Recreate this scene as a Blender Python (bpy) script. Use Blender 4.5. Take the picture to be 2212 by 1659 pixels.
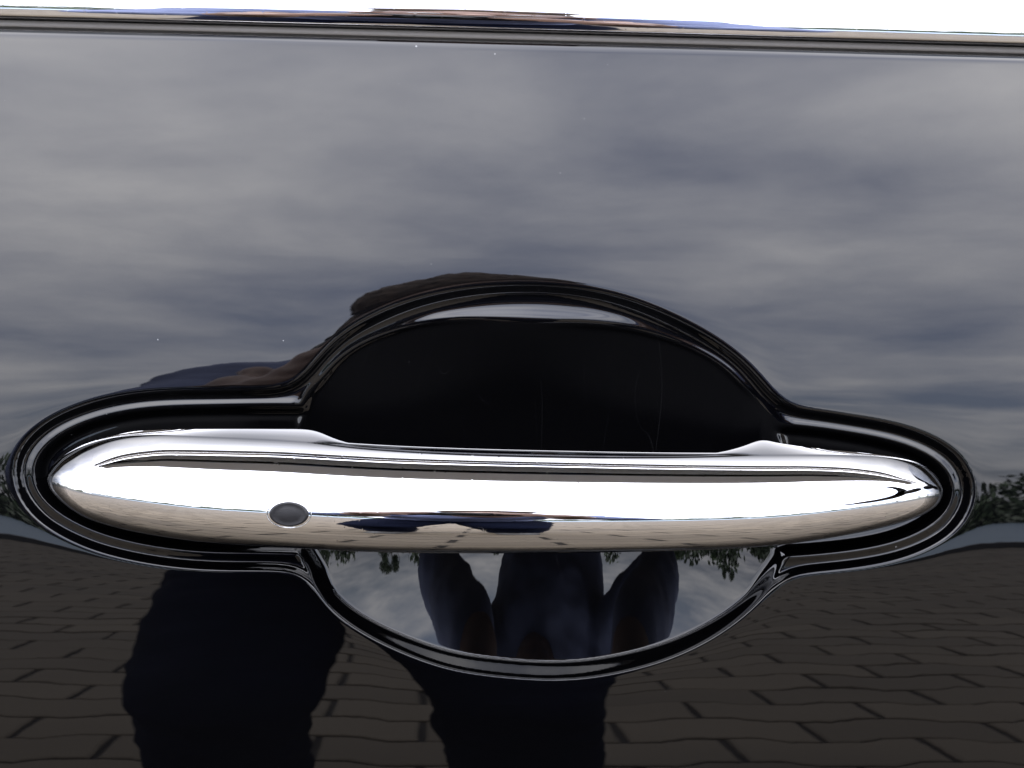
import bpy, bmesh, math, random
import numpy as np
from mathutils import Vector, Matrix

# ------------------------------------------------------------------ scene, camera, sky, sun
for o in list(bpy.data.objects):
    bpy.data.objects.remove(o)
S = bpy.context.scene
COL = S.collection
rad = math.radians

ALPHA = rad(10.6)                     # the door leans back by this much at the handle
P0 = np.array([0.0, 0.0, 0.88])       # door point in the middle of the picture
AX = np.array([1.0, 0, 0])
AV = np.array([0, math.sin(ALPHA), math.cos(ALPHA)])      # up along the door
AN = np.array([0, -math.cos(ALPHA), math.sin(ALPHA)])     # out of the door
DIST, WIDE = 0.42, 0.228
CAM = np.array([-0.018, 0.0, DIST])   # in door coordinates (x, v, h)
ROLL = rad(0.75)


def world(p):
    p = np.asarray(p, float)
    return P0 + p[..., 0:1] * AX + p[..., 1:2] * AV + p[..., 2:3] * AN


fw = -CAM / np.linalg.norm(CAM)
r0 = np.cross(fw, [0, 1, 0]); r0 /= np.linalg.norm(r0)
u0 = np.cross(r0, fw)
cr = r0 * math.cos(ROLL) + u0 * math.sin(ROLL)
cu = -r0 * math.sin(ROLL) + u0 * math.cos(ROLL)
FOC = np.linalg.norm(CAM) / WIDE      # focal length in picture widths


def px(u, v, h):
    """point of the door frame (metres) seen at picture place u, v (0..2212, 0..1659) lying h out of the door"""
    u = np.asarray(u, float); v = np.asarray(v, float); h = np.broadcast_to(np.asarray(h, float), u.shape)
    a = (u - 1106) / 2212; b = -(v - 829.5) / 2212
    d = fw * FOC + a[..., None] * cr + b[..., None] * cu
    t = (h - CAM[2]) / d[..., 2]
    return CAM + t[..., None] * d


cam_d = bpy.data.cameras.new('camera')
cam = bpy.data.objects.new('camera', cam_d); COL.objects.link(cam)
cam_d.sensor_width = 36.0
cam_d.lens = 36.0 * FOC
cam_d.clip_start = 0.002; cam_d.clip_end = 2000
cam_d.dof.use_dof = True; cam_d.dof.focus_distance = 0.405; cam_d.dof.aperture_fstop = 48


def dirw(d):
    return d[0] * AX + d[1] * AV + d[2] * AN


R3 = np.stack([dirw(cr), dirw(cu), -dirw(fw)], axis=1)
M4 = Matrix(R3.tolist()).to_4x4()
M4.translation = Vector(world(CAM))
cam.matrix_world = M4
S.camera = cam

SUN_EL, SUN_AZ = rad(52), rad(-35)    # azimuth from +Y towards +X: the sun stands behind the car
W = bpy.data.worlds.new("World"); S.world = W; W.use_nodes = True
nt = W.node_tree; nt.nodes.clear()


class NT:
    """small helper to write node trees"""
    def __init__(s, tree): s.t = tree

    def n(s, typ, **kw):
        nd = s.t.nodes.new(typ)
        for k, v in kw.items():
            if k == 'ins':
                for i, val in v.items():
                    if hasattr(val, 'is_linked') or isinstance(val, bpy.types.NodeSocket):
                        s.t.links.new(val, nd.inputs[i])
                    else:
                        nd.inputs[i].default_value = val
            else:
                setattr(nd, k, v)
        return nd

    def math(s, op, a, b=0.0, c=False):
        return s.n('ShaderNodeMath', operation=op, use_clamp=c, ins={0: a, 1: b}).outputs[0]

    def mix(s, f, a, b, typ='MIX'):
        return s.n('ShaderNodeMixRGB', blend_type=typ, ins={0: f, 1: a, 2: b}).outputs[0]

    def ramp(s, f, stops):
        nd = s.n('ShaderNodeValToRGB', ins={0: f})
        e = nd.color_ramp.elements
        while len(e) < len(stops): e.new(0.5)
        for el, (p, c) in zip(e, stops):
            el.position = p
            el.color = (c, c, c, 1) if not isinstance(c, tuple) else (*c, 1)
        return nd.outputs[0]


N = NT(nt)
sky = N.n('ShaderNodeTexSky', sky_type='NISHITA', sun_disc=False, sun_elevation=SUN_EL, sun_rotation=SUN_AZ,
          altitude=50, air_density=1.0, dust_density=1.5, ozone_density=1.0)
tc = N.n('ShaderNodeTexCoord')
sep = N.n('ShaderNodeSeparateXYZ', ins={0: tc.outputs['Generated']})
zz = N.math('MAXIMUM', sep.outputs[2], 0.0)
den = N.math('ADD', zz, 0.10)
cx = N.math('DIVIDE', sep.outputs[0], den)
cy = N.math('DIVIDE', sep.outputs[1], den)
cv = N.n('ShaderNodeCombineXYZ', ins={0: cx, 1: cy, 2: 0.37})
mp = N.n('ShaderNodeMapping', ins={0: cv.outputs[0], 1: (9.9, 17.7, 0), 3: (-1.15, 0.8, 1)})
n1 = N.n('ShaderNodeTexNoise', ins={0: mp.outputs[0], 'Scale': 0.75, 'Detail': 7.0, 'Roughness': 0.5, 'Distortion': 0.3})
n2 = N.n('ShaderNodeTexNoise', ins={0: mp.outputs[0], 'Scale': 2.6, 'Detail': 8.0, 'Roughness': 0.55, 'Distortion': 0.2})
nn = N.math('ADD', N.math('MULTIPLY', n1.outputs[0], 0.62), N.math('MULTIPLY', n2.outputs[0], 0.38))
cover = N.ramp(nn, [(0.38, 0.0), (0.50, 0.44), (0.66, 1.0)])
lum = N.math('ADD', 0.50, N.math('MULTIPLY', zz, 0.85))           # a cloudy sky is dimmer towards the horizon
cl_dark = (5.2, 5.7, 7.9, 1); cl_lite = (14.6, 14.5, 15.1, 1)
cloud = N.mix(cover, cl_dark, cl_lite)
cloud = N.mix(1.0, cloud, N.n('ShaderNodeCombineXYZ', ins={0: lum, 1: lum, 2: lum}).outputs[0], 'MULTIPLY')
veil = N.math('ADD', 0.72, N.math('MULTIPLY', cover, 0.28))
skyc = N.mix(veil, sky.outputs[0], cloud)
bg = N.n('ShaderNodeBackground', ins={0: skyc, 1: 0.14})
wo = N.n('ShaderNodeOutputWorld', ins={0: bg.outputs[0]})

sl = bpy.data.lights.new('sun', 'SUN'); sl.energy = 0.8; sl.angle = rad(14); sl.color = (1.0, 0.95, 0.88)
sun = bpy.data.objects.new('sun', sl); COL.objects.link(sun)
sd = Vector((math.sin(SUN_AZ) * math.cos(SUN_EL), math.cos(SUN_AZ) * math.cos(SUN_EL), math.sin(SUN_EL)))
sun.rotation_euler = sd.to_track_quat('Z', 'Y').to_euler()
sun.location = (0, 0, 8)

S.view_settings.view_transform = 'Standard'; S.view_settings.look = 'None'
S.view_settings.exposure = 2.3; S.view_settings.gamma = 1.0
S.cycles.max_bounces = 12; S.cycles.glossy_bounces = 8
S.cycles.use_denoising = True

# ------------------------------------------------------------------ helpers


def thing(name, label, cat, loc=(0, 0, 0), group=None):
    o = bpy.data.objects.new(name, None); COL.objects.link(o)
    o.location = loc; o['label'] = label; o['category'] = cat
    o.empty_display_size = 0.05
    if group: o['group'] = group
    return o


def link(name, me, mat, parent=None, smooth=True):
    o = bpy.data.objects.new(name, me); COL.objects.link(o)
    if mat is not None:
        me.materials.clear(); me.materials.append(mat)
    if smooth:
        me.polygons.foreach_set('use_smooth', np.ones(len(me.polygons), bool))
    if parent is not None:
        o.parent = parent
        o.matrix_parent_inverse = parent_inv(parent)
    return o


def parent_inv(p):
    m = Matrix.Identity(4)
    while p is not None:
        b = Matrix.LocRotScale(p.location, p.rotation_euler, p.scale)
        m = m @ (p.matrix_parent_inverse @ b).inverted() if False else m
        p = p.parent
    return m


def put(name, verts, faces, mat, parent=None, smooth=True, normals=None):
    """verts are world points; made local to the thing that carries them"""
    v = np.asarray(verts, float)
    if parent is not None:
        r = parent
        while r is not None:
            v = v - np.array(r.location); r = r.parent
    me = bpy.data.meshes.new(name)
    me.from_pydata(v.tolist(), [], faces if isinstance(faces, list) else faces.tolist())
    o = link(name, me, mat, None, smooth)
    if parent is not None: o.parent = parent
    if normals is not None:
        me.normals_split_custom_set_from_vertices(np.asarray(normals).tolist())
    return o


def grid_faces(nr, nc, wrap=False, flip=False):
    i = np.arange(nr - 1)[:, None]; j = np.arange(nc if wrap else nc - 1)[None, :]
    j2 = (j + 1) % nc
    f = np.stack([i * nc + j, i * nc + j2, (i + 1) * nc + j2, (i + 1) * nc + j], -1).reshape(-1, 4)
    return f[:, ::-1] if flip else f


def sstep(x):
    x = np.clip(x, 0, 1)
    return x * x * x * (x * (6 * x - 15) + 10)


def spline(pts, n, closed=True):
    """Catmull-Rom through pts, evenly resampled"""
    P = np.asarray(pts, float); m = len(P)
    out = []
    rng = range(m) if closed else range(m - 1)
    for i in rng:
        if closed:
            a, b, c, d = P[i - 1], P[i], P[(i + 1) % m], P[(i + 2) % m]
        else:
            a, b, c, d = P[max(i - 1, 0)], P[i], P[i + 1], P[min(i + 2, m - 1)]
        t = np.linspace(0, 1, 24, endpoint=False)[:, None]
        out.append(0.5 * ((2 * b) + (c - a) * t + (2 * a - 5 * b + 4 * c - d) * t ** 2 + (3 * b - a - 3 * c + d) * t ** 3))
    if not closed: out.append(P[-1:])
    q = np.concatenate(out)
    if closed: q = np.concatenate([q, q[:1]])
    s = np.concatenate([[0], np.cumsum(np.linalg.norm(np.diff(q, axis=0), axis=1))])
    t = np.linspace(0, s[-1], n + 1)
    r = np.stack([np.interp(t, s, q[:, k]) for k in range(q.shape[1])], 1)
    if closed:                                        # relax the hand-taken points a little
        r = r[:-1]
        for _ in range(6): r = 0.25 * np.roll(r, 1, 0) + 0.5 * r + 0.25 * np.roll(r, -1, 0)
    return r


def sdf(poly, X, Y):
    """positive inside"""
    out = np.full(X.shape, 1e9); ins = np.zeros(X.shape, bool)
    n = len(poly)
    for i in range(n):
        a = poly[i]; b = poly[(i + 1) % n]
        e = b - a; wx = X - a[0]; wy = Y - a[1]
        t = np.clip((wx * e[0] + wy * e[1]) / (e @ e), 0, 1)
        dd = (wx - e[0] * t) ** 2 + (wy - e[1] * t) ** 2
        np.minimum(out, dd, out=out)
        c = ((a[1] <= Y) & (b[1] > Y)) | ((b[1] <= Y) & (a[1] > Y))
        if abs(e[1]) > 1e-12:
            ins ^= c & (X < a[0] + (Y - a[1]) / e[1] * e[0])
    d = np.sqrt(out)
    return np.where(ins, d, -d)


# ------------------------------------------------------------------ materials


def mat(name):
    m = bpy.data.materials.new(name); m.use_nodes = True
    t = m.node_tree; b = t.nodes['Principled BSDF']
    return m, NT(t), b


def plain(name, col, rough=0.5, metal=0.0, ior=1.5, bump=0.0, bscale=300.0, var=0.0, vscale=40.0):
    m, K, b = mat(name)
    b.inputs['Base Color'].default_value = (*col, 1); b.inputs['Roughness'].default_value = rough
    b.inputs['Metallic'].default_value = metal; b.inputs['IOR'].default_value = ior
    co = K.n('ShaderNodeTexCoord').outputs['Object']
    if var:
        nz = K.n('ShaderNodeTexNoise', ins={0: co, 'Scale': vscale, 'Detail': 6.0})
        f = K.ramp(nz.outputs[0], [(0.3, 0.0), (0.7, 1.0)])
        c = K.mix(f, tuple(x * (1 - var) for x in col) + (1,), tuple(x * (1 + var) for x in col) + (1,))
        K.t.links.new(c, b.inputs['Base Color'])
    if bump:
        nz = K.n('ShaderNodeTexNoise', ins={0: co, 'Scale': bscale, 'Detail': 4.0})
        bp = K.n('ShaderNodeBump', ins={'Strength': bump, 'Distance': 0.002, 'Height': nz.outputs[0]})
        K.t.links.new(bp.outputs[0], b.inputs['Normal'])
    return m


def paint_mat(name='black_paint', scratch=False):
    m, K, b = mat(name)
    b.inputs['Roughness'].default_value = 0.0
    b.inputs['IOR'].default_value = 1.46
    co = K.n('ShaderNodeTexCoord').outputs['Object']
    # dust: sparse pale specks
    vo = K.n('ShaderNodeTexVoronoi', ins={0: co, 'Scale': 210.0})
    sel = K.math('LESS_THAN', K.n('ShaderNodeSeparateColor', ins={0: vo.outputs['Color']}).outputs[0], 0.55)
    rr = K.n('ShaderNodeSeparateColor', ins={0: vo.outputs['Color']}).outputs[1]
    thr = K.math('ADD', 0.010, K.math('MULTIPLY', K.math('POWER', rr, 5.0), 0.040))
    dot = K.math('LESS_THAN', vo.outputs['Distance'], thr)
    spk = K.math('MULTIPLY', sel, dot)
    film = K.n('ShaderNodeTexNoise', ins={0: co, 'Scale': 9.0, 'Detail': 5.0})
    fl = K.ramp(film.outputs[0], [(0.35, (0.0005, 0.0005, 0.0007)), (0.75, (0.0011, 0.0011, 0.0013))])
    if scratch:
        for rot, off_, sc_ in ((0.3, 0.0, 75.0), (-0.5, 3.7, 95.0), (1.1, 8.1, 66.0), (0.7, 5.1, 120.0), (-1.0, 1.3, 85.0)):
            mpp = K.n('ShaderNodeMapping', ins={0: co, 1: (off_, 0, off_), 2: (0, rot, 0), 3: (1, 1, 0.07)})
            ns = K.n('ShaderNodeTexNoise', ins={0: mpp.outputs[0], 'Scale': sc_, 'Detail': 0.0})
            pt = K.n('ShaderNodeTexNoise', ins={0: mpp.outputs[0], 'Scale': sc_ * 2.1, 'Detail': 1.0})
            d_ = K.math('ABSOLUTE', K.math('SUBTRACT', ns.outputs[0], 0.52))
            ln = K.math('MULTIPLY', K.math('LESS_THAN', d_, 0.0010), K.ramp(pt.outputs[0], [(0.52, 0.0), (0.68, 1.0)]))
            fl = K.mix(ln, fl, (0.0042, 0.0042, 0.0046, 1))
    K.t.links.new(K.mix(spk, fl, (0.13, 0.13, 0.13, 1)), b.inputs['Base Color'])
    # orange peel of the lacquer, very faint
    nz = K.n('ShaderNodeTexNoise', ins={0: co, 'Scale': 190.0, 'Detail': 1.0})
    nl = K.n('ShaderNodeTexNoise', ins={0: co, 'Scale': 45.0, 'Detail': 0.0})
    hh = K.math('ADD', nz.outputs[0], K.math('MULTIPLY', nl.outputs[0], 5.0))
    bp = K.n('ShaderNodeBump', ins={'Strength': 0.05, 'Distance': 0.00006, 'Height': hh})
    K.t.links.new(bp.outputs[0], b.inputs['Normal'])
    return m


def chrome_mat():
    m, K, b = mat('chrome')
    b.inputs['Metallic'].default_value = 1.0
    b.inputs['Base Color'].default_value = (0.60, 0.60, 0.605, 1)
    b.inputs['Roughness'].default_value = 0.012
    co = K.n('ShaderNodeTexCoord').outputs['Object']
    vo = K.n('ShaderNodeTexVoronoi', ins={0: co, 'Scale': 130.0})
    sel = K.math('LESS_THAN', K.n('ShaderNodeSeparateColor', ins={0: vo.outputs['Color']}).outputs[0], 0.05)
    spk = K.math('MULTIPLY', sel, K.math('LESS_THAN', vo.outputs['Distance'], 0.016))
    K.t.links.new(K.math('MULTIPLY', spk, 0.6), b.inputs['Roughness']) if False else None
    # hairline wiping scratches
    mp = K.n('ShaderNodeMapping', ins={0: co, 2: (0.2, 0.5, 0.6), 3: (1, 0.03, 1)})
    nz = K.n('ShaderNodeTexNoise', ins={0: mp.outputs[0], 'Scale': 900.0, 'Detail': 1.0})
    sc = K.ramp(nz.outputs[0], [(0.70, 0.0), (0.76, 1.0)])
    bp = K.n('ShaderNodeBump', ins={'Strength': 0.015, 'Distance': 0.0004, 'Height': sc})
    K.t.links.new(bp.outputs[0], b.inputs['Normal'])
    return m


M_paint = paint_mat()
M_recess = paint_mat('scratched_black_paint', True)
M_chrome = chrome_mat()
M_rubber = plain('seal_rubber', (0.095, 0.088, 0.080), 0.55, bump=0.1, bscale=2500)
M_black = plain('black_plastic', (0.006, 0.006, 0.007), 0.35, bump=0.05, bscale=1500)
M_back = plain('matt_black_plastic', (0.0025, 0.0025, 0.003), 0.7, ior=1.25)
M_gasket = plain('gasket', (0.008, 0.008, 0.009), 0.3)
M_button = plain('button_rubber', (0.010, 0.010, 0.011), 0.40, ior=1.27, bump=0.12, bscale=5000, var=0.2, vscale=600)
M_glass = plain('dark_window_glass', (0.004, 0.005, 0.005), 0.0)
M_mirror = plain('mirror_glass', (0.75, 0.78, 0.82), 0.0, metal=1.0)

# ------------------------------------------------------------------ the car: door panel with its handle recess
car = thing('car', 'glossy black car seen at its door, with a chrome handle in a recess', 'car', (0, 0.75, 0))

RV, RX = 0.39, 12.0

U_PTS = [(30, 1030), (34, 986), (68, 939), (118, 903), (176, 879), (244, 860), (338, 848), (474, 845), (590, 843), (632, 838),
         (655, 818), (685, 781), (732, 729), (795, 688), (888, 649), (993, 625), (1097, 615), (1201, 617), (1305, 632),
         (1409, 665), (1513, 716), (1592, 772), (1644, 828), (1672, 862), (1702, 884), (1756, 891), (1821, 901), (1901, 914),
         (1966, 930), (2030, 957), (2072, 989), (2095, 1025), (2101, 1062), (2092, 1104), (2063, 1143), (2014, 1176),
         (1950, 1202), (1869, 1219), (1772, 1230), (1724, 1234), (1698, 1242), (1680, 1256), (1656, 1288), (1606, 1336),
         (1531, 1388), (1431, 1433), (1306, 1464), (1206, 1473), (1106, 1468), (990, 1453), (900, 1425), (800, 1379),
         (725, 1329), (690, 1288), (672, 1252), (655, 1234), (625, 1228), (560, 1227), (450, 1226), (350, 1217), (250, 1198), (175, 1174),
         (100, 1134), (48, 1087)]
L_PTS = U_PTS[:9] + [(700, 845), (900, 850), (1150, 858), (1400, 868), (1600, 880)] + U_PTS[25:40] + \
    [(1600, 1238), (1400, 1244), (1150, 1246), (900, 1240), (720, 1232)] + U_PTS[57:]
D_PTS = U_PTS[10:25] + [(1722, 925), (1735, 985), (1738, 1060), (1730, 1150), (1708, 1215)] + U_PTS[41:55] + \
    [(632, 1190), (612, 1120), (606, 1040), (612, 950), (630, 870)]


def outline(pts, n):
    q = px([p[0] for p in pts], [p[1] for p in pts], -0.0015)[:, :2]
    return spline(q, n)


PU, PL, PD = outline(U_PTS, 260), outline(L_PTS, 180), outline(D_PTS, 160)
DC = px(np.array(1125.), np.array(1096.), -0.015)         # deepest place of the dish

_vs = np.linspace(-0.62, 0.12, 1500)
_hs = np.cumsum(-np.tan(np.clip(_vs / RV, -0.31, 1.0))) * (_vs[1] - _vs[0])
_hs -= np.interp(0, _vs, _hs)


def panel_h(x, v):
    return np.interp(v, _vs, _hs) - x * x / (2 * RX)


BD, KX, KL = 0.0155, 3.8, 3.4
_up = PD[PD[:, 1] > DC[1] + 0.004]; _up = _up[np.argsort(_up[:, 0])]


def recess(X, V, tU, tL, tD):
    h = panel_h(X, V); dx_ = X - (DC[0] + 0.004)
    up, dn = sstep((V - 0.002) / 0.018), sstep((-0.040 - V) / 0.010)
    w1 = 0.0019 + 0.0026 * up - 0.0008 * sstep((-0.026 - V) / 0.008)
    h = h - 0.00009 * np.exp(np.minimum(tU, 0) / 0.0030)
    ts = 0.5 * (tU + np.sqrt(tU * tU + 0.0004 ** 2)) - 0.00005
    c1 = np.clip(ts / w1, 0, 1)
    h = h - (0.0021 + 0.0004 * up - 0.0021 * dn) * (1 - (1 - c1) ** 2.3)
    off = sstep((0.0025 - tD) / 0.003)
    h = h + (0.00033 * np.exp(-((tL - 0.0029) / 0.00085) ** 2) + 0.00005 * np.exp(-((tL - 0.0068) / 0.0006) ** 2)) * off * (tU > 0)
    ce = np.exp(-(dx_ / 0.020) ** 2)
    h = h + (0.00040 + 0.00022 * ce) * np.exp(-((tD - w1 - 0.0013 - 0.0020 * ce) / (0.0008 + 0.0011 * ce)) ** 2) * sstep((V + 0.004) / 0.006) * (tU > 0)
    groove = (0.0032 * sstep((tL - 0.0030) / 0.0026) + 0.13 * np.clip(tL - 0.0054, 0, 0.007)) * sstep((0.0060 - tD) / 0.005)
    dv = V - DC[1]; dx = X - DC[0]
    rv = np.interp(X, _up[:, 0], _up[:, 1]) - DC[1] - (0.0025 + 0.0056 * np.exp(-(dx / 0.021) ** 2))
    rv = np.maximum(rv, 0.012)
    core = BD - KX * dx ** 2
    par = np.where(dv > 0, core * (1 - np.abs(dv / rv) ** 2.2), core - KL * dv ** 2)
    k = 0.0006
    par = k * np.logaddexp(0, par / k)
    tw = tD - (w1 - 0.0006) * (1 - dn) - 0.0002 * dn
    wl = np.clip((0.5 * (tw + np.sqrt(tw * tw + 0.00022 ** 2)) - 0.00002) / (0.0030 - 0.0014 * dn), 0, 1)
    wl = 1 - (1 - wl) ** (2.2 - 0.7 * dn)
    bowl = (par + 0.0021 * dn - 0.0004 * up) * wl
    k2 = 0.0006
    dep = k2 * np.logaddexp(groove / k2, bowl / k2) - k2 * math.log(2)
    return h - np.maximum(dep, 0)


# panel grid: fine round the handle, coarse beyond
fx = np.arange(-0.116, 0.1161, 0.00027)
fv = np.arange(-0.094, 0.0281, 0.00025)
gx = np.concatenate([-np.geomspace(1.25, 0.118, 26), fx, np.geomspace(0.118, 1.05, 26)])
gv = np.concatenate([np.linspace(-0.60, -0.097, 40), fv, np.linspace(0.0295, 0.0670, 26), np.linspace(0.0675, 0.0700, 8)])

E0 = px(np.array(0.), np.array(61.), -0.007); E1 = px(np.array(2212.), np.array(120.), -0.007)
slope = (E1[1] - E0[1]) / (E1[0] - E0[0]); vtop0 = E0[1] - slope * E0[0]


def top_v(x):
    return vtop0 + slope * x


X, Vg = np.meshgrid(gx, gv)
V = Vg + np.clip(Vg - 0.029, 0, None) / 0.041 * (top_v(np.clip(X, -0.3, 0.3)) - 0.0700)


def tfield(X, V):
    tU = sdf(PU, X, V); tL = sdf(PL, X, V); tD = sdf(PD, X, V)
    return tU, tL, tD


near = (np.abs(X) < 0.125) & (V < 0.035) & (V > -0.09)
tU = np.full(X.shape, -1.0); tL = tU.copy(); tD = tU.copy()
a, b_, c = tfield(X[near], V[near])
tU[near], tL[near], tD[near] = a, b_, c


def edge_roll(X, V):                                          # the sheet turns in at its upper edge
    s = np.clip((V - (top_v(np.clip(X, -0.3, 0.3)) - 0.0018)) / 0.0018, 0, 1)
    return -0.0004 * s ** 2


H = recess(X, V, tU, tL, tD) + edge_roll(X, V)
i0_, i1_ = np.searchsorted(gx, -0.115), np.searchsorted(gx, 0.115)
j0_, j1_ = np.searchsorted(gv, -0.093), np.searchsorted(gv, 0.027)
B = H[j0_:j1_, i0_:i1_]
for _ in range(2):
    B[1:-1] = 0.25 * B[:-2] + 0.5 * B[1:-1] + 0.25 * B[2:]
    B[:, 1:-1] = 0.25 * B[:, :-2] + 0.5 * B[:, 1:-1] + 0.25 * B[:, 2:]
# analytic-quality normals from the height field
dHv = np.empty_like(H); dHx = np.empty_like(H)
dHx = np.gradient(H, axis=1) / np.gradient(X, axis=1)
dHv = np.gradient(H, axis=0) / np.gradient(V, axis=0)
nl = np.stack([-(dHx), -(dHv), np.ones_like(H)], -1)
nl /= np.linalg.norm(nl, axis=-1, keepdims=True)
NW = nl[..., 0:1] * AX + nl[..., 1:2] * AV + nl[..., 2:3] * AN
PW = world(np.stack([X, V, H], -1))
F = grid_faces(len(gv), len(gx))
tc_ = tU.ravel()[F].mean(1)


def sub(name, mask, par, mt):
    f = F[mask]; ids, inv = np.unique(f, return_inverse=True)
    return put(name, PW.reshape(-1, 3)[ids], inv.reshape(-1, 4), mt, par, True, NW.reshape(-1, 3)[ids])


door = sub('door_panel', tc_ <= 0, car, M_paint)
rec = sub('handle_recess', tc_ > 0, car, M_recess)

# ------------------------------------------------------------------ chrome door handle
hb = [(99, 1040), (110, 1060), (130, 1081), (160, 1104), (203, 1125), (288, 1148), (423, 1169), (575, 1180), (749, 1190), (900, 1194), (1150, 1195),
      (1400, 1191), (1560, 1186), (1653, 1180), (1724, 1172), (1821, 1157), (1917, 1137), (1982, 1117), (2018, 1098), (2035, 1078), (2041, 1060)]
ht = [(99, 1034), (104, 1018), (118, 1001), (142, 983), (190, 959), (254, 939), (322, 929.5), (440, 927), (600, 927), (660, 928), (690, 934), (720, 947), (760, 959),
      (810, 967), (900, 971), (1000, 974), (1150, 978), (1350, 982), (1480, 983), (1550, 978), (1600, 966), (1645, 951), (1680, 957), (1740, 966),
      (1790, 971), (1917, 985), (1982, 1001), (2014, 1020), (2033, 1040), (2041, 1056)]
XL = px(np.array(99.), np.array(1037.), -0.002)[0]; XR = px(np.array(2041.), np.array(1058.), -0.002)[0]
XC = 0.5 * (XL + XR); HL = 0.5 * (XR - XL)


hc = [(99, 1034), (104, 1018), (118, 1001), (142, 983), (190, 960), (254, 944), (330, 939), (400, 941), (474, 944.5), (600, 950.5), (720, 959), (850, 967), (1000, 973), (1150, 977), (1350, 981), (1500, 982.5),
      (1660, 982.5), (1760, 982), (1850, 983.5), (1925, 989), (1982, 1002), (2014, 1020), (2033, 1040), (2041, 1056)]


def curve_of(pts, xh, hh):
    q = spline(np.array(pts, float), 500, closed=False)
    x_ = px(q[:, 0], q[:, 1], 0.0)[:, 0]
    for _ in range(5):
        p = px(q[:, 0], q[:, 1], np.interp(x_, xh, hh)); x_ = p[:, 0]
    o = np.argsort(p[:, 0])
    return p[o, 0], p[o, 1]


NS, NP = 460, 110
# cross-section by the angle its surface faces: round below, flatter bevel above
ph = np.linspace(-math.pi / 2, rad(67), 500); dg_ = np.degrees(ph)
rho = 8.6 + 2.4 * sstep((dg_ + 15) / 30) + 27.0 * sstep((dg_ - 41) / 8) * sstep((64 - dg_) / 9) + 3.0 * sstep((dg_ - 58) / 6)
dphi = ph[1] - ph[0]
sv = np.concatenate([[0], np.cumsum(0.5 * (rho[1:] * np.cos(ph[1:]) + rho[:-1] * np.cos(ph[:-1])) * dphi)])
sh = np.concatenate([[0], np.cumsum(-0.5 * (rho[1:] * np.sin(ph[1:]) + rho[:-1] * np.sin(ph[:-1])) * dphi)])
i0 = int(np.argmax(sh)); peak = sv[i0] / sv[-1]
r_lo, r_up = (sh[i0] - sh[0]) / sv[i0], (sh[i0] - sh[-1]) / (sv[-1] - sv[i0])
k = np.linspace(0, len(ph) - 1, NP)
s_v = np.interp(k, np.arange(len(ph)), sv / sv[-1]); s_h = np.interp(k, np.arange(len(ph)), (sh - sh[i0]) / sv[-1])
th = np.linspace(-math.pi / 2 + 0.004, math.pi / 2 - 0.004, NS)
RBOW = 0.40
xs = XC + HL * np.sin(th)
hb_h = np.zeros(NS); ht_h = np.zeros(NS); hc_h = np.zeros(NS)
for it in range(7):
    bx, bv = curve_of(hb, xs, hb_h); cx_, cv_ = curve_of(hc, xs, hc_h); tx, tv = curve_of(ht, xs, ht_h)
    XL = max(bx[0], tx[0]); XR = min(bx[-1], tx[-1]); XC = 0.5 * (XL + XR); HL = 0.5 * (XR - XL)
    xs = XC + HL * np.sin(th); sN = np.abs(xs - XC) / HL
    vb = np.interp(xs, bx, bv); vt = np.interp(xs, cx_, cv_); vo = np.interp(xs, tx, tv)
    for arr in (vb, vt, vo):
        for _ in range(5): arr[1:-1] = 0.25 * arr[:-2] + 0.5 * arr[1:-1] + 0.25 * arr[2:]
    hfront = 0.0270 - (xs - XC) ** 2 / (2 * RBOW)
    hfront = -0.002 + (hfront + 0.002) * np.clip(1 - sN ** 7, 0, 1) ** 0.5
    ex = np.maximum(vt - vb, 1e-4)
    hb_h = hfront + ex * s_h[0]; hc_h = hfront + ex * s_h[-1]
    ske = np.maximum(vo - vt, 0.0004 * np.clip(ex / 0.02, 0, 1))
    skf = 1.0 - 0.45 * sstep((sN - 0.55) / 0.3)
    ht_h = hc_h - 1.75 * skf * ske
HX = np.repeat(xs[:, None], NP, 1)
HV = vb[:, None] + ex[:, None] * s_v[None]
HH = hfront[:, None] + ex[:, None] * s_h[None]
front = np.stack([HX, HV, HH], -1)
tk = np.linspace(0, 1, 13)[1:]                                # the shoulder that flares up to the rim of the pads
skirt = np.stack([np.repeat(xs[:, None], 12, 1), vt[:, None] + ske[:, None] * tk, hc_h[:, None] - (skf * ske)[:, None] * (2.05 * tk - 0.30 * tk ** 2)], -1)
fronts = np.concatenate([front, skirt], 1)
# dark back of the grip: closes the section; at the ends it stands on the floor of the recess
tb = np.linspace(0, 1, 26)[1:-1]; nb = len(tb)
hback = np.where(sN < 0.55, 0.001, 0.001 - 0.0085 * sstep((sN - 0.52) / 0.12))
hback = np.minimum(hback, np.minimum(hb_h, ht_h) - 0.0005)
w4 = 1 - np.abs(2 * tb - 1) ** 6
edge = ht_h[:, None] * (1 - tb) + hb_h[:, None] * tb
bk_h = edge * (1 - w4) + hback[:, None] * w4
inset = 0.0006 * w4 * np.sign(0.5 - tb)
vo = vt + ske
bk_v = vo[:, None] + (vb - vo)[:, None] * (0.5 - 0.5 * np.cos(np.pi * tb))[None] - np.minimum(inset[None], 0.2 * ex[:, None])
back = np.stack([np.repeat(xs[:, None], nb, 1), bk_v, bk_h], -1)
handle = put('door_handle', world(fronts.reshape(-1, 3)), [f[::-1] for f in grid_faces(NS, NP + 12).tolist()], M_chrome, car)
back = np.concatenate([fronts[:, -1:], back, front[:, :1]], 1)
put('grip_back', world(back.reshape(-1, 3)), [f[::-1] for f in grid_faces(NS, nb + 2).tolist()], M_back, handle)


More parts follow.
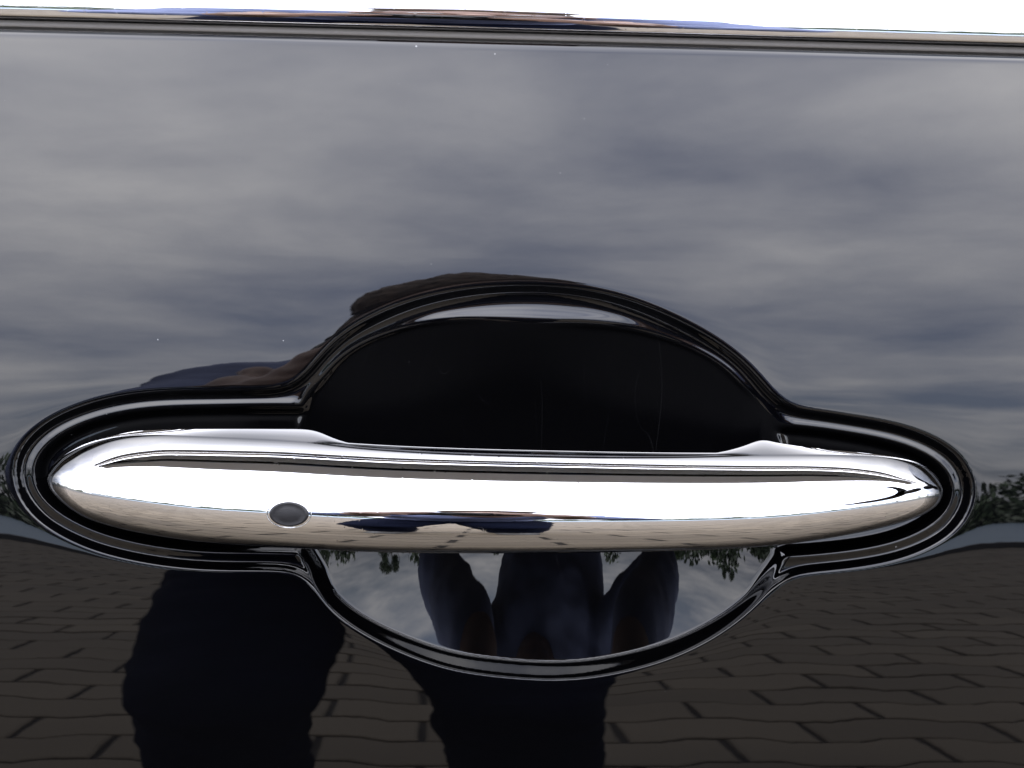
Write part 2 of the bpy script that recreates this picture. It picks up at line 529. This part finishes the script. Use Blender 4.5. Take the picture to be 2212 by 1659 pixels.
def handle_h(x, v):
    """height of the handle's front at x, v"""
    i = np.clip(np.interp(x, xs, np.arange(NS)), 0, NS - 1.001)
    lo = np.floor(i).astype(int); f = i - lo
    out = []
    for xi, vi, l, g in zip(np.ravel(x), np.ravel(v), np.ravel(lo), np.ravel(f)):
        a = np.interp(vi, HV[l], HH[l]); b = np.interp(vi, HV[l + 1], HH[l + 1])
        out.append(a * (1 - g) + b * g)
    return np.array(out).reshape(np.shape(x))


# oval push button let into the handle
def button():
    c = px(np.array(626.), np.array(1109.), 0.022)
    ca, cb = 46 * 0.1031e-3 * 0.95, 29 * 0.1031e-3 * 0.95
    na = 64
    A = np.linspace(0, 2 * math.pi, na, endpoint=False)

    def rings(prof, nm, mt, par):
        vs = []
        for r, o in prof:
            x = c[0] + r * ca * np.cos(A); v = c[1] + r * cb * np.sin(A)
            vs.append(np.stack([x, v, handle_h(x, v) + o], -1))
        p = np.concatenate(vs)
        f = grid_faces(len(prof), na, wrap=True).tolist()
        f.append([(len(prof) - 1) * na + i for i in range(na)])
        return put(nm, world(p), f, mt, par)
    rings([(1.065, -0.0003), (1.055, 0.00016), (1.03, 0.00020), (1.00, 0.0001), (0.98, -0.0012)], 'bezel', M_chrome, handle)
    rings([(1.00, -0.0004), (0.99, -0.00015), (0.90, -0.00015), (0.88, -0.0006)], 'gasket', M_gasket, handle)
    b = rings([(0.925, -0.0008), (0.915, 0.0001), (0.885, 0.00060), (0.83, 0.00085), (0.79, 0.00088), (0.75, 0.00078), (0.5, 0.00086), (0.25, 0.00091), (0.02, 0.00092)],
              'push_button', M_button, handle)
    b['label'] = 'oval dark grey push button let into the chrome handle'


button()
handle['label'] = 'polished chrome bow handle with tapering rounded ends'

# ------------------------------------------------------------------ belt line: seal, chrome strip, glass, roof
DV = 0.1031e-3


def extrude(name, prof, mt, x0=-1.2, x1=1.0, par=car, n=40, closed=False, sm=True):
    """prof: (dv above the panel's upper edge, h) in metres, carried along the belt line"""
    xsn = np.linspace(x0, x1, n)
    P = np.array(prof)
    pts = np.stack([np.repeat(xsn[:, None], len(P), 1), top_v(xsn)[:, None] + P[None, :, 0],
                    P[None, :, 1] - xsn[:, None] ** 2 / (2 * RX)], -1)
    f = grid_faces(n, len(P), wrap=closed)
    return put(name, world(pts.reshape(-1, 3)), f, mt, par, sm)


HT = float(panel_h(np.array(0.0), np.array(top_v(0))))
px1 = DV
def arc(c, r, a0, a1, n): return [(c[0] + r * math.sin(t), c[1] + r * math.cos(t)) for t in np.linspace(rad(a0), rad(a1), n)]

extrude('seal_backing', [(-6 * px1, HT - 0.0040), (40 * px1, HT - 0.0042), (42 * px1, HT - 0.02)], M_black, sm=False)
seal = extrude('window_seal', [(0.5 * px1, HT - 0.0035), (1.0 * px1, HT - 0.0022), (2.5 * px1, HT - 0.0018), (4 * px1, HT - 0.0022), (5 * px1, HT - 0.0032),
                        (7.5 * px1, HT - 0.0034), (8.0 * px1, HT - 0.0012), (9 * px1, HT - 0.0009), (16 * px1, HT - 0.0010),
                        (22 * px1, HT - 0.0011), (23.5 * px1, HT - 0.0016), (24 * px1, HT - 0.0035)], M_rubber)
cr_ = 0.014
trim = extrude('belt_trim', [(27.0 * px1, HT - 0.006)] + arc((27.0 * px1 + cr_ * math.sin(rad(19.5)), HT - 0.0117), cr_, -19.5, 85, 60) + [(0.0235, HT - 0.016)], M_chrome)
trim['label'] = 'polished chrome strip along the bottom of the side window'

TL = rad(14)                       # the window leans in
vt0 = world(np.array([0, top_v(0) + 0.014, HT - 0.009]))


def side(zs_ys, name, mt, x0, x1, par=car, n=2, thick=None, sm=True):
    P = np.array(zs_ys); xsn = np.linspace(x0, x1, n)
    pts = np.stack([np.repeat(xsn[:, None], len(P), 1), np.repeat(P[None, :, 0], n, 0), np.repeat(P[None, :, 1], n, 0)], -1)
    return put(name, pts.reshape(-1, 3), grid_faces(n, len(P), flip=False), mt, par, sm)


y0, z0 = vt0[1], vt0[2]
zg = 1.335
yg = y0 + (zg - z0) * math.tan(TL)
GL = [(y0, z0 - 0.03), (y0 + 0.5 * (yg - y0) - 0.006, 0.5 * (z0 + zg)), (yg, zg), (yg + 0.005, zg), (y0 + 0.5 * (yg - y0), 0.5 * (z0 + zg)), (y0 + 0.006, z0 - 0.03)]
side(GL, 'side_window', M_glass, -0.235, 0.80)
side(GL, 'rear_window', M_glass, -0.80, -0.300)
PLR = [(y0 - 0.004, z0 - 0.01), (y0 + 0.5 * (yg - y0) - 0.011, 0.5 * (z0 + zg)), (yg - 0.006, zg + 0.005), (yg + 0.02, zg + 0.005), (y0 + 0.03, z0 - 0.01)]
side(PLR, 'pillar', M_paint, -0.298, -0.237)
rail = [(yg - 0.004, zg - 0.004), (yg - 0.014, zg + 0.004), (yg - 0.016, zg + 0.018), (yg - 0.006, zg + 0.040), (yg + 0.018, zg + 0.066), (yg + 0.06, zg + 0.086),
        (yg + 0.14, zg + 0.100), (yg + 0.4, zg + 0.112), (yg + 0.7, zg + 0.114), (yg + 1.2, zg + 0.09), (yg + 1.2, zg), (yg + 0.02, zg - 0.004)]
side(rail, 'roof', M_paint, -0.85, 0.86, n=12)
overhang = [(yg - 0.012, zg + 0.002), (yg - 0.070, zg + 0.012), (yg - 0.082, zg + 0.018), (yg - 0.080, zg + 0.028), (yg - 0.008, zg + 0.030)]  # unseen overhang, added for the grey band it mirrors in the handle
M_silver = plain('silver_grey_paint', (0.60, 0.585, 0.56), 0.45)
side(overhang, 'added_overhang', M_silver, -0.52, 0.86, n=2, sm=False)
# dark cabin and underbody, so no light comes through the car
pb = world(np.array([[0, -0.58, panel_h(np.array(0.), np.array(-0.58))]]))[0]
side([(pb[1] + 0.015, pb[2]), (pb[1] + 0.10, 0.20), (1.45, 0.20), (1.50, 0.6), (1.46, 0.93), (y0 + 0.05, 0.93)], 'underbody', M_black, -1.2, 1.0, sm=False)


def blob(name, mt, par, centre, size, e=2.5, rot=None, nu=40, nv=24, shape=None):
    u = np.linspace(0, 2 * math.pi, nu, endpoint=False); w = np.linspace(-math.pi / 2 + 0.02, math.pi / 2 - 0.02, nv)
    U, Wv = np.meshgrid(u, w)
    sg = lambda t: np.sign(t) * np.abs(t) ** (2 / e)
    p = np.stack([sg(np.cos(Wv)) * sg(np.cos(U)), sg(np.cos(Wv)) * sg(np.sin(U)), sg(np.sin(Wv))], -1) * np.array(size)
    if shape is not None: p = shape(p)
    if rot is not None: p = p @ np.array(Matrix.Rotation(rot[0], 3, rot[1])).T
    p = p + np.array(centre)
    f = grid_faces(nv, nu, wrap=True).tolist()
    f.append(list(range(nu))[::-1]); f.append([(nv - 1) * nu + i for i in range(nu)])
    return put(name, p.reshape(-1, 3), f, mt, par)


# door mirror further along the door, seen in the right tip of the handle
wm = blob('wing_mirror', M_paint, car, (0.36, -0.19, 1.03), (0.07, 0.14, 0.12), 2.6,
          shape=lambda p: np.stack([np.where(p[..., 0] < -0.045, -0.045, p[..., 0]), p[..., 1], p[..., 2]], -1))
blob('mirror_glass', M_mirror, wm, (0.3135, -0.19, 1.03), (0.002, 0.122, 0.103), 3.0)
blob('mirror_foot', M_black, wm, (0.37, -0.045, 0.955), (0.035, 0.06, 0.02), 2.4)

# ------------------------------------------------------------------ the place the paint and chrome mirror: ground, paving, road, trees
def structure(name, verts, faces, mt, smooth=False):
    o = put(name, verts, faces, mt, None, smooth); o['kind'] = 'structure'
    return o


M_earth = plain('verge_earth', (0.055, 0.07, 0.035), 0.9, var=0.35, vscale=3.0)
M_sand = plain('joint_sand', (0.014, 0.011, 0.008), 0.95, var=0.3, vscale=60.0)
M_road = plain('pale_concrete', (0.125, 0.165, 0.205), 0.6, var=0.08, vscale=1.5)
M_kerb = plain('dark_kerb', (0.02, 0.02, 0.02), 0.8)


def paver_mat():
    m, K, b = mat('paver_concrete')
    oi = K.n('ShaderNodeObjectInfo')
    co = K.n('ShaderNodeTexCoord').outputs['Object']
    geo = K.n('ShaderNodeNewGeometry')
    big = K.n('ShaderNodeTexNoise', ins={0: geo.outputs['Position'], 'Scale': 2.3, 'Detail': 4.0})
    fine = K.n('ShaderNodeTexNoise', ins={0: geo.outputs['Position'], 'Scale': 260.0, 'Detail': 3.0})
    isl = K.math('ADD', K.math('MULTIPLY', oi.outputs['Random'], 0.5), K.math('MULTIPLY', geo.outputs['Random Per Island'], 0.5))
    f = K.math('ADD', K.math('MULTIPLY', isl, 0.55), K.math('ADD', K.math('MULTIPLY', big.outputs[0], 0.45), K.math('MULTIPLY', fine.outputs[0], 0.35)))
    c = K.ramp(f, [(0.25, (0.034, 0.0255, 0.0160)), (0.55, (0.050, 0.0385, 0.0240)), (0.85, (0.070, 0.0550, 0.0360))])
    K.t.links.new(c, b.inputs['Base Color'])
    b.inputs['Roughness'].default_value = 0.85
    bp = K.n('ShaderNodeBump', ins={'Strength': 0.4, 'Distance': 0.002, 'Height': fine.outputs[0]})
    K.t.links.new(bp.outputs[0], b.inputs['Normal'])
    return m


M_paver = paver_mat()

ground = structure('ground', [(-400, -400, -0.06), (400, -400, -0.06), (400, 400, -0.06), (-400, 400, -0.06)], [[0, 1, 2, 3]], M_earth)
PL_, PW_ = 0.27, 0.20             # paver length along the car, row depth
YR = -10.5
paving = structure('pavement', [(-30, YR, -0.012), (30, YR, -0.012), (30, 8, -0.012), (-30, 8, -0.012)], [[0, 1, 2, 3]], M_sand)
structure('road', [(-60, YR - 12.0, -0.02), (60, YR - 12.0, -0.02), (60, YR - 0.2, -0.02), (-60, YR - 0.2, -0.02)], [[0, 1, 2, 3]], M_road)
structure('kerb', [(-60, YR - 0.2, -0.05), (60, YR - 0.2, -0.05), (60, YR - 0.2, 0.10), (-60, YR - 0.2, 0.10), (60, YR, 0.10), (-60, YR, 0.10), (60, YR, -0.05), (-60, YR, -0.05)],
          [[0, 1, 2, 3], [3, 2, 4, 5], [5, 4, 6, 7]], M_kerb)


def wave(x):                       # the long joints step to and fro once in a stone's length
    t = (x / PL_) % 1.0
    a = 0.0190
    return a * np.clip(np.interp(t, [0, 0.18, 0.33, 0.67, 0.82, 1.0], [1, 1, -1, -1, 1, 1]), -1, 1)


def paver_geo(phase, simple=False):
    g = 0.0056
    n = 6 if simple else 12
    q = PL_ / 2
    xsn = np.array([-q + g, -0.66 * q, -0.36 * q, 0.36 * q, 0.66 * q, q - g]) if simple else \
        np.array([-q + g, -0.85 * q, -0.66 * q, -0.50 * q, -0.36 * q, -0.15 * q, 0.15 * q, 0.36 * q, 0.50 * q, 0.66 * q, 0.85 * q, q - g])
    lo = -PW_ / 2 + g + wave(xsn + phase); hi = PW_ / 2 - g + wave(xsn + phase)
    ol = np.concatenate([np.stack([xsn, lo], 1), np.stack([xsn[::-1], hi[::-1]], 1)])
    m = len(ol)
    ins = ol * np.array([0.962, 0.93])
    v = np.concatenate([np.c_[ol, np.full(m, -0.011)], np.c_[ol, np.full(m, -0.003)], np.c_[ins, np.zeros(m)]])
    f = [[i, (i + 1) % m, m + (i + 1) % m, m + i] for i in range(m)] if not simple else []
    f += [[m + i, m + (i + 1) % m, 2 * m + (i + 1) % m, 2 * m + i] for i in range(m)]
    f.append([2 * m + i for i in range(m)])
    return v, f


rng = random.Random(5)
geoA, geoB = paver_geo(0.0), paver_geo(PL_ / 2)
mesh_p = []
for v, f in (geoA, geoB):
    me = bpy.data.meshes.new('paver'); me.from_pydata(v.tolist(), [], f); me.materials.append(M_paver); mesh_p.append(me)
simA, simB = paver_geo(0.0, True), paver_geo(PL_ / 2, True)
sv_, sf_ = [], []; off = 0
npav = 0
for r in range(-30, int(-YR / PW_)):
    yc = -(r + 0.5) * PW_ - 0.03
    ph_ = (r % 2)
    half = 1.25 + 0.0 * r
    lim = 9.0 if r < 60 else 12.0
    for c_ in range(int(-lim / PL_), int(lim / PL_) + 1):
        xc = c_ * PL_ + (PL_ / 2 if ph_ else 0.0) - 0.03
        if yc > 0.4 and abs(xc) > 2.5: continue
        dz = rng.uniform(-0.002, 0.0015); tilt = rng.uniform(-0.02, 0.02)
        if 2 <= r < 40 and abs(xc) <= 1.5 and npav < 300:
            o = bpy.data.objects.new('paver', mesh_p[ph_]); COL.objects.link(o)
            o.location = (xc, yc, dz); o.rotation_euler = (tilt, tilt * 0.5, rng.uniform(-0.008, 0.008)); o.parent = paving
            npav += 1
        else:
            v, f = (simA, simB)[ph_] if (r > 45 or abs(xc) > 3) else (geoA, geoB)[ph_]
            w = v + np.array([xc, yc, dz]); w[:, 2] += tilt * v[:, 1]
            sv_.append(w); sf_ += [[i + off for i in q] for q in f]; off += len(v)
rest = put('paver_field', np.concatenate(sv_), sf_, M_paver, paving, False); rest['kind'] = 'stuff'


# trees beyond the road
def leaf_mat(name, c):
    m, K, b = mat(name)
    geo = K.n('ShaderNodeNewGeometry')
    f = geo.outputs['Random Per Island']
    K.t.links.new(K.ramp(f, [(0.0, tuple(x * 0.55 for x in c)), (0.6, c), (1.0, tuple(x * 1.6 for x in c))]), b.inputs['Base Color'])
    b.inputs['Roughness'].default_value = 0.6
    return m


M_leaf = [leaf_mat('leaves', (0.055, 0.085, 0.030)), leaf_mat('dark_leaves', (0.040, 0.062, 0.026)), leaf_mat('olive_leaves', (0.075, 0.090, 0.036))]
M_bark = plain('bark', (0.06, 0.045, 0.03), 0.9, var=0.3, vscale=20.0)


def crown_mesh(seed, h, w, n):
    r = np.random.default_rng(seed)
    cl = []
    for i in range(16):
        a = r.uniform(0, 2 * math.pi); q = r.uniform(0.1, 1.0) ** 0.6; z = r.uniform(0.22, 0.95)
        cl.append((math.cos(a) * q * w * (1.1 - abs(z - 0.5)), math.sin(a) * q * w * (1.1 - abs(z - 0.5)), z * h, r.uniform(0.22, 0.42) * w))
    vs, fs = [], []
    for i in range(n):
        c = cl[r.integers(len(cl))]
        d = r.normal(size=3); d /= np.linalg.norm(d); d *= c[3] * r.uniform(0.3, 1.05)
        p = np.array(c[:3]) + d
        a = r.normal(size=3); a /= np.linalg.norm(a); b = np.cross(a, r.normal(size=3)); b /= np.linalg.norm(b)
        s = r.uniform(0.045, 0.10)
        k = len(vs)
        vs += [p - a * s, p + b * s * 0.6, p + a * s, p - b * s * 0.6]; fs.append([k, k + 1, k + 2, k + 3])
    return np.array(vs), fs


def tube(path, radii, n=8):
    path = np.asarray(path, float); vs = []
    for i, p in enumerate(path):
        t = path[min(i + 1, len(path) - 1)] - path[max(i - 1, 0)]; t /= np.linalg.norm(t)
        a = np.cross(t, [0.3, 1, 0.1]); a /= np.linalg.norm(a); b = np.cross(t, a)
        for q in np.linspace(0, 2 * math.pi, n, endpoint=False): vs.append(p + radii[i] * (a * math.cos(q) + b * math.sin(q)))
    f = grid_faces(len(path), n, wrap=True).tolist()
    f.append(list(range(n))); f.append([(len(path) - 1) * n + i for i in range(n)][::-1])
    return np.array(vs), f


def join(parts):
    vs, fs, o = [], [], 0
    for v, f in parts:
        vs.append(v); fs += [[i + o for i in q] for q in f]; o += len(v)
    return np.concatenate(vs), fs


def trunk_geo(seed, h):
    r = np.random.default_rng(seed)
    pts = [tube([(0, 0, -0.1), (0.03, 0, h * 0.25), (0.0, 0.05, h * 0.5), (0.05, 0.0, h * 0.8)], [0.16, 0.12, 0.09, 0.03])]
    for i in range(5):
        a = r.uniform(0, 6.28); z = h * r.uniform(0.22, 0.5); L = h * 0.3
        pts.append(tube([(0, 0, z), (L * 0.5 * math.cos(a), L * 0.5 * math.sin(a), z + L * 0.45), (L * math.cos(a), L * math.sin(a), z + L)], [0.06, 0.04, 0.015], 6))
    return join(pts)


def two(name, src_crown, src_trunk, label, cat, loc, rz, sc, group, first):
    t = thing(name, label, cat, loc, group); t.rotation_euler = (0, 0, rz); t.scale = (sc, sc, sc)
    for nm, s in (('trunk', src_trunk), ('crown', src_crown)):
        o = bpy.data.objects.new(nm, s); COL.objects.link(o); o.parent = t
    return t


def bare(name, geo, mt, smooth=False):
    me = bpy.data.meshes.new(name); me.from_pydata(geo[0].tolist(), [], geo[1]); me.materials.append(mt)
    return me


hr_ = np.random.default_rng(21)
hv_, hf_ = [], []
for i in range(46000):
    p = np.array([hr_.uniform(-60, 60), YR - 13.2 + hr_.normal() * 0.5, 0.0])
    top = 1.35 + 0.35 * math.sin(p[0] * 0.9) + 0.35 * math.sin(p[0] * 2.3 + 1)
    p[2] = hr_.uniform(-0.05, top)
    a_ = hr_.normal(size=3); a_ /= np.linalg.norm(a_); b_2 = np.cross(a_, hr_.normal(size=3)); b_2 /= np.linalg.norm(b_2)
    q_ = hr_.uniform(0.08, 0.17); k_ = len(hv_)
    hv_ += [p - a_ * q_, p + b_2 * q_ * 0.6, p + a_ * q_, p - b_2 * q_ * 0.6]; hf_.append([k_, k_ + 1, k_ + 2, k_ + 3])
hedge = put('hedge', np.array(hv_), hf_, M_leaf[1], None, False); hedge['kind'] = 'stuff'
kinds = []
for i, (h, w) in enumerate(((3.6, 1.5), (4.6, 1.7), (3.0, 1.8))):
    kinds.append((bare('crown', crown_mesh(i + 3, h, w, 6500), M_leaf[i]), bare('trunk', trunk_geo(i, h), M_bark)))
hues = ['mid green', 'dark green', 'olive green']
sizes = [('tall', 0.66), ('middling', 0.52), ('low', 0.40)]
widths = [('slim', 0.75), ('broad', 1.25)]
combos = [(a, b, c) for a in range(3) for b in range(3) for c in range(2)]
r2 = random.Random(11); r2.shuffle(combos)
for i, (ka, kb, kc) in enumerate(combos):
    if i < 12:
        loc, where = (-42 + 84 * (i + r2.uniform(0.1, 0.9)) / 12, YR - 27.0 + r2.uniform(-2, 2), -0.05), 'standing behind the hedge across the road'
    else:
        sx = -1 if i % 2 else 1
        loc, where = (sx * (24 + r2.uniform(-2, 2)), -9.0 + 3.5 * (i - 12) + r2.uniform(-1, 1), -0.05), 'standing at the %s end of the paving' % ('left' if sx < 0 else 'right')
    t = two('tree', kinds[ka][0], kinds[ka][1], '%s %s tree with %s leaves, %s' % (sizes[kb][0], widths[kc][0], hues[ka], where), 'tree', loc, r2.uniform(0, 6.28),
            sizes[kb][1], 'trees round the paving', False)
    t.scale = (sizes[kb][1] * widths[kc][1], sizes[kb][1] * widths[kc][1], sizes[kb][1])

# ------------------------------------------------------------------ the photographer, mirrored in the door
M_skin = plain('skin', (0.135, 0.078, 0.057), 0.5, var=0.12, vscale=30)
M_shirt = plain('blue_shirt', (0.072, 0.088, 0.160), 0.85, var=0.18, vscale=14, bump=0.5, bscale=40)
M_jeans = plain('navy_trousers', (0.0026, 0.0036, 0.0090), 0.95, ior=1.12, var=0.25, vscale=12)
M_hair = plain('brown_hair', (0.055, 0.034, 0.021), 0.7, var=0.5, vscale=80, bump=0.6, bscale=150)
M_shoe = plain('dark_shoe', (0.012, 0.011, 0.010), 0.6)


def capsules(chains, voxel, name, mt, parent, smooth_it=6):
    """chains of (point, radius); tapered tubes and round joints fused into ONE skin by a voxel remesh"""
    parts = []
    us = np.linspace(0, 2 * math.pi, 14, endpoint=False); ws = np.linspace(-math.pi / 2 + 0.05, math.pi / 2 - 0.05, 9)
    UU, WW = np.meshgrid(us, ws)
    sph = np.stack([np.cos(WW) * np.cos(UU), np.cos(WW) * np.sin(UU), np.sin(WW)], -1).reshape(-1, 3)
    sf = grid_faces(9, 14, wrap=True).tolist(); sf.append(list(range(14))[::-1]); sf.append([8 * 14 + i for i in range(14)])
    for ch in chains:
        P = [np.array(c[0], float) for c in ch]; Rr = [c[1] for c in ch]
        for p, r_ in zip(P, Rr):
            rr = np.array(r_ if hasattr(r_, '__len__') else (r_, r_, r_))
            parts.append((p + sph * rr, sf))
        for i in range(len(P) - 1):
            n_ = max(2, int(np.linalg.norm(P[i + 1] - P[i]) / (0.22 * np.min(Rr[i]))))
            for t in np.linspace(0, 1, n_ + 1)[1:-1]:
                a = np.array(Rr[i] if hasattr(Rr[i], '__len__') else (Rr[i],) * 3); b = np.array(Rr[i + 1] if hasattr(Rr[i + 1], '__len__') else (Rr[i + 1],) * 3)
                parts.append((P[i] * (1 - t) + P[i + 1] * t + sph * (a * (1 - t) + b * t), sf))
    v, f = join(parts)
    me = bpy.data.meshes.new(name); me.from_pydata(v.tolist(), [], f)
    tmp = bpy.data.objects.new('tmp', me); COL.objects.link(tmp)
    md = tmp.modifiers.new('r', 'REMESH'); md.mode = 'VOXEL'; md.voxel_size = voxel
    ms = tmp.modifiers.new('s', 'SMOOTH'); ms.iterations = smooth_it; ms.factor = 0.5
    dg = bpy.context.evaluated_depsgraph_get()
    nm = bpy.data.meshes.new_from_object(tmp.evaluated_get(dg))
    bpy.data.objects.remove(tmp)
    vv = np.empty(len(nm.vertices) * 3); nm.vertices.foreach_get('co', vv); vv = vv.reshape(-1, 3) - np.array(parent.location)
    nm.vertices.foreach_set('co', vv.ravel()); nm.update()
    nm.name = name
    o = link(name, nm, mt, None); o.parent = parent
    return o


def folds(o, amp, sc):
    from mathutils import noise
    nrm = [v.normal.copy() for v in o.data.vertices]
    for v, nv in zip(o.data.vertices, nrm):
        p = v.co * sc
        n_ = noise.noise(Vector((p.x, p.y, p.z * 1.7))) + 0.5 * noise.noise(Vector((p.x * 2.3, p.y * 2.3, p.z * 4.1)))
        v.co += nv * (amp * n_)
    o.data.update()


CW = world(CAM)
person = thing('person', 'person in blue shirt and navy trousers bending to photograph the door', 'person', (-0.05, -1.0, 0))
hip = np.array([-0.05, -1.12, 0.80]); chest = np.array([-0.03, -0.93, 0.97]); neck = np.array([0.0, -0.85, 1.035]); head = np.array([0.004, -0.81, 1.064])
HLx, HRx = CW + np.array([-0.075, -0.035, 0.0]), CW + np.array([0.075, -0.035, 0.0])
SHL, SHR = np.array([-0.160, -0.90, 1.005]), np.array([0.135, -0.90, 1.005])
EL, ER = np.array([-0.225, -0.70, 0.880]), np.array([0.195, -0.70, 0.880])
body = []
body.append([(neck + np.array([0, -0.03, -0.03]), 0.055), (head + np.array([0, -0.02, -0.06]), 0.055)])
body.append([(head, (0.067, 0.093, 0.103))])
body.append([(head + np.array([0, 0.035, -0.055]), (0.052, 0.05, 0.055))])                 # jaw
body.append([(head + np.array([0, 0.092, -0.005]), 0.010), (head + np.array([0, 0.108, -0.032]), 0.014)])   # nose
for s in (-1, 1):
    body.append([(head + np.array([s * 0.078, -0.005, -0.02]), (0.010, 0.020, 0.032))])     # ear
    body.append([(head + np.array([s * 0.032, 0.083, 0.012]), (0.018, 0.010, 0.007))])      # brow
body.append([(head + np.array([-0.02, 0.083, -0.062]), (0.010, 0.010, 0.006)), (head + np.array([0.02, 0.083, -0.062]), (0.010, 0.010, 0.006))])
for s, H_, E_ in ((-1, HLx, EL), (1, HRx, ER)):
    wr = H_ + np.array([s * 0.022, -0.045, -0.045])
    body.append([(E_ * 0.3 + wr * 0.7, 0.028), (wr, 0.026)])
    palm = H_ + np.array([s * 0.012, -0.012, -0.008])
    body.append([(wr, 0.026), (palm + np.array([s * 0.006, 0, -0.012]), (0.018, 0.028, 0.026))])
    for q, (dz, ln) in enumerate(((0.026, 0.040), (0.011, 0.046), (-0.004, 0.042), (-0.018, 0.034))):
        a = palm + np.array([s * (0.008 - (dz + 0.018) * 0.85), 0.018, dz - 0.004])
        body.append([(a, 0.0105), (a + np.array([-s * 0.004, 0.024, 0.002]), 0.0098), (a + np.array([-s * (0.010 + ln * 0.5), 0.030, 0.001]), 0.008)])
    body.append([(palm + np.array([0, -0.02, 0.02]), 0.012), (palm + np.array([-s * 0.012, -0.024, -0.005]), 0.011), (palm + np.array([-s * 0.035, -0.022, -0.008]), 0.009)])
capsules(body, 0.004, 'body', M_skin, person, 9)
sh = [[(hip + np.array([0, 0.0, 0.02]), (0.145, 0.115, 0.10)), (0.5 * (hip + chest), (0.135, 0.12, 0.12)), (chest, (0.150, 0.115, 0.12)), (neck + np.array([0, -0.05, -0.045]), (0.10, 0.08, 0.06))],
      [(SHL, 0.070), (chest + np.array([0, 0, 0.03]), (0.15, 0.10, 0.09)), (SHR, 0.070)]]
for Sx, E_, H_, s in ((SHL, EL, HLx, -1), (SHR, ER, HRx, 1)):
    wr = H_ + np.array([s * 0.022, -0.045, -0.045])
    sh.append([(Sx, 0.064), (0.5 * (Sx + E_) + np.array([0, 0, -0.01]), 0.048), (E_, 0.037), (0.5 * E_ + 0.5 * wr, 0.033), (0.1 * E_ + 0.9 * wr, 0.034)])
folds(capsules(sh, 0.008, 'shirt', M_shirt, person, 6), 0.006, 17.0)
KL, KR = np.array([-0.165, -0.80, 0.52]), np.array([0.045, -0.86, 0.50])
AL, AR = np.array([-0.185, -0.98, 0.10]), np.array([0.075, -1.02, 0.10])
tr = [[(hip + np.array([-0.06, 0, 0.0]), (0.105, 0.125, 0.11)), (hip + np.array([0.06, 0, 0.0]), (0.105, 0.125, 0.11))]]
for K_, A_, s in ((KL, AL, -1), (KR, AR, 1)):
    hj = hip + np.array([s * 0.085, 0.02, -0.05])
    tr.append([(hj, 0.10), (0.5 * (hj + K_), 0.085), (K_, 0.068), (0.6 * K_ + 0.4 * A_ + np.array([0, -0.02, 0]), 0.066), (A_ + np.array([0, 0, -0.03]), 0.058)])
folds(capsules(tr, 0.008, 'trousers', M_jeans, person, 8), 0.006, 13.0)
for A_ in (AL, AR):
    f0 = np.array([A_[0], A_[1], 0.045])
    capsules([[(f0 + np.array([0, -0.05, 0.01]), (0.042, 0.05, 0.045)), (f0 + np.array([0.0, 0.06, 0.0]), (0.047, 0.06, 0.040)), (f0 + np.array([0.0, 0.16, -0.01]), (0.044, 0.05, 0.032))]], 0.007, 'shoe', M_shoe, person)
hr = [[(head + np.array([0, -0.02, 0.028]), (0.073, 0.096, 0.092))], [(head + np.array([0, -0.055, -0.02]), (0.070, 0.062, 0.085))],
      [(head + np.array([-0.040, 0.040, 0.072]), 0.034), (head + np.array([0.0, 0.045, 0.088]), 0.034), (head + np.array([0.040, 0.045, 0.070]), 0.034)]]
capsules(hr, 0.005, 'hair', M_hair, person, 2)
hm = [o for o in person.children if o.name == 'hair'][0].data
hv3 = np.empty(len(hm.vertices) * 3); hm.vertices.foreach_get('co', hv3)
hm.vertices.foreach_set('co', hv3 + np.random.default_rng(3).normal(size=len(hv3)) * 0.0011); hm.update()
for s in (-1, 1):
    e = blob('eye', plain('eye', (0.5, 0.5, 0.5), 0.2), None, tuple(head + np.array([s * 0.032, 0.083, -0.003]) - np.array(person.location)), (0.013, 0.010, 0.007), 2.0, nu=16, nv=10)
    e.parent = person

# the camera in the hands, just behind the point of view
ccam = thing('compact_camera', 'black compact camera held up in both hands by the person', 'camera', tuple(CW))
Rm = np.stack([dirw(cr), dirw(cu), -dirw(fw)], axis=1)      # x right, y up, z back


def boxy(name, c, s, e, mt, par=ccam):
    o = blob(name, mt, None, (0, 0, 0), s, e, nu=32, nv=20)
    vv = np.empty(len(o.data.vertices) * 3); o.data.vertices.foreach_get('co', vv)
    vv = (vv.reshape(-1, 3) + np.array(c)) @ Rm.T
    o.data.vertices.foreach_set('co', vv.ravel()); o.data.update(); o.parent = par
    return o


boxy('camera_body', (0, 0, 0.038), (0.052, 0.030, 0.013), 7, M_black)
A2 = np.linspace(0, 2 * math.pi, 40, endpoint=False)
prof = [(0.0215, 0.030), (0.0215, 0.016), (0.0195, 0.015), (0.0195, 0.006), (0.018, 0.005), (0.011, 0.008)]
lv = np.concatenate([np.stack([r_ * np.cos(A2), r_ * np.sin(A2), np.full(40, z_)], -1) for r_, z_ in prof])
lf = grid_faces(len(prof), 40, wrap=True).tolist()
lb = put('lens', (lv @ Rm.T) + np.array(ccam.location), lf, M_black, ccam)
gv2 = np.stack([0.011 * np.cos(A2), 0.011 * np.sin(A2), np.full(40, 0.0082)], -1)
gl = put('lens_glass', (gv2 @ Rm.T) + np.array(ccam.location), [list(range(40))], M_glass, None, False)
gl.parent = lb; vv = np.empty(120); gl.data.vertices.foreach_get('co', vv)
gl.data.vertices.foreach_set('co', (vv.reshape(-1, 3) - np.array(ccam.location)).ravel())
boxy('shutter_button', (-0.033, 0.0315, 0.038), (0.007, 0.003, 0.007), 3, M_black)
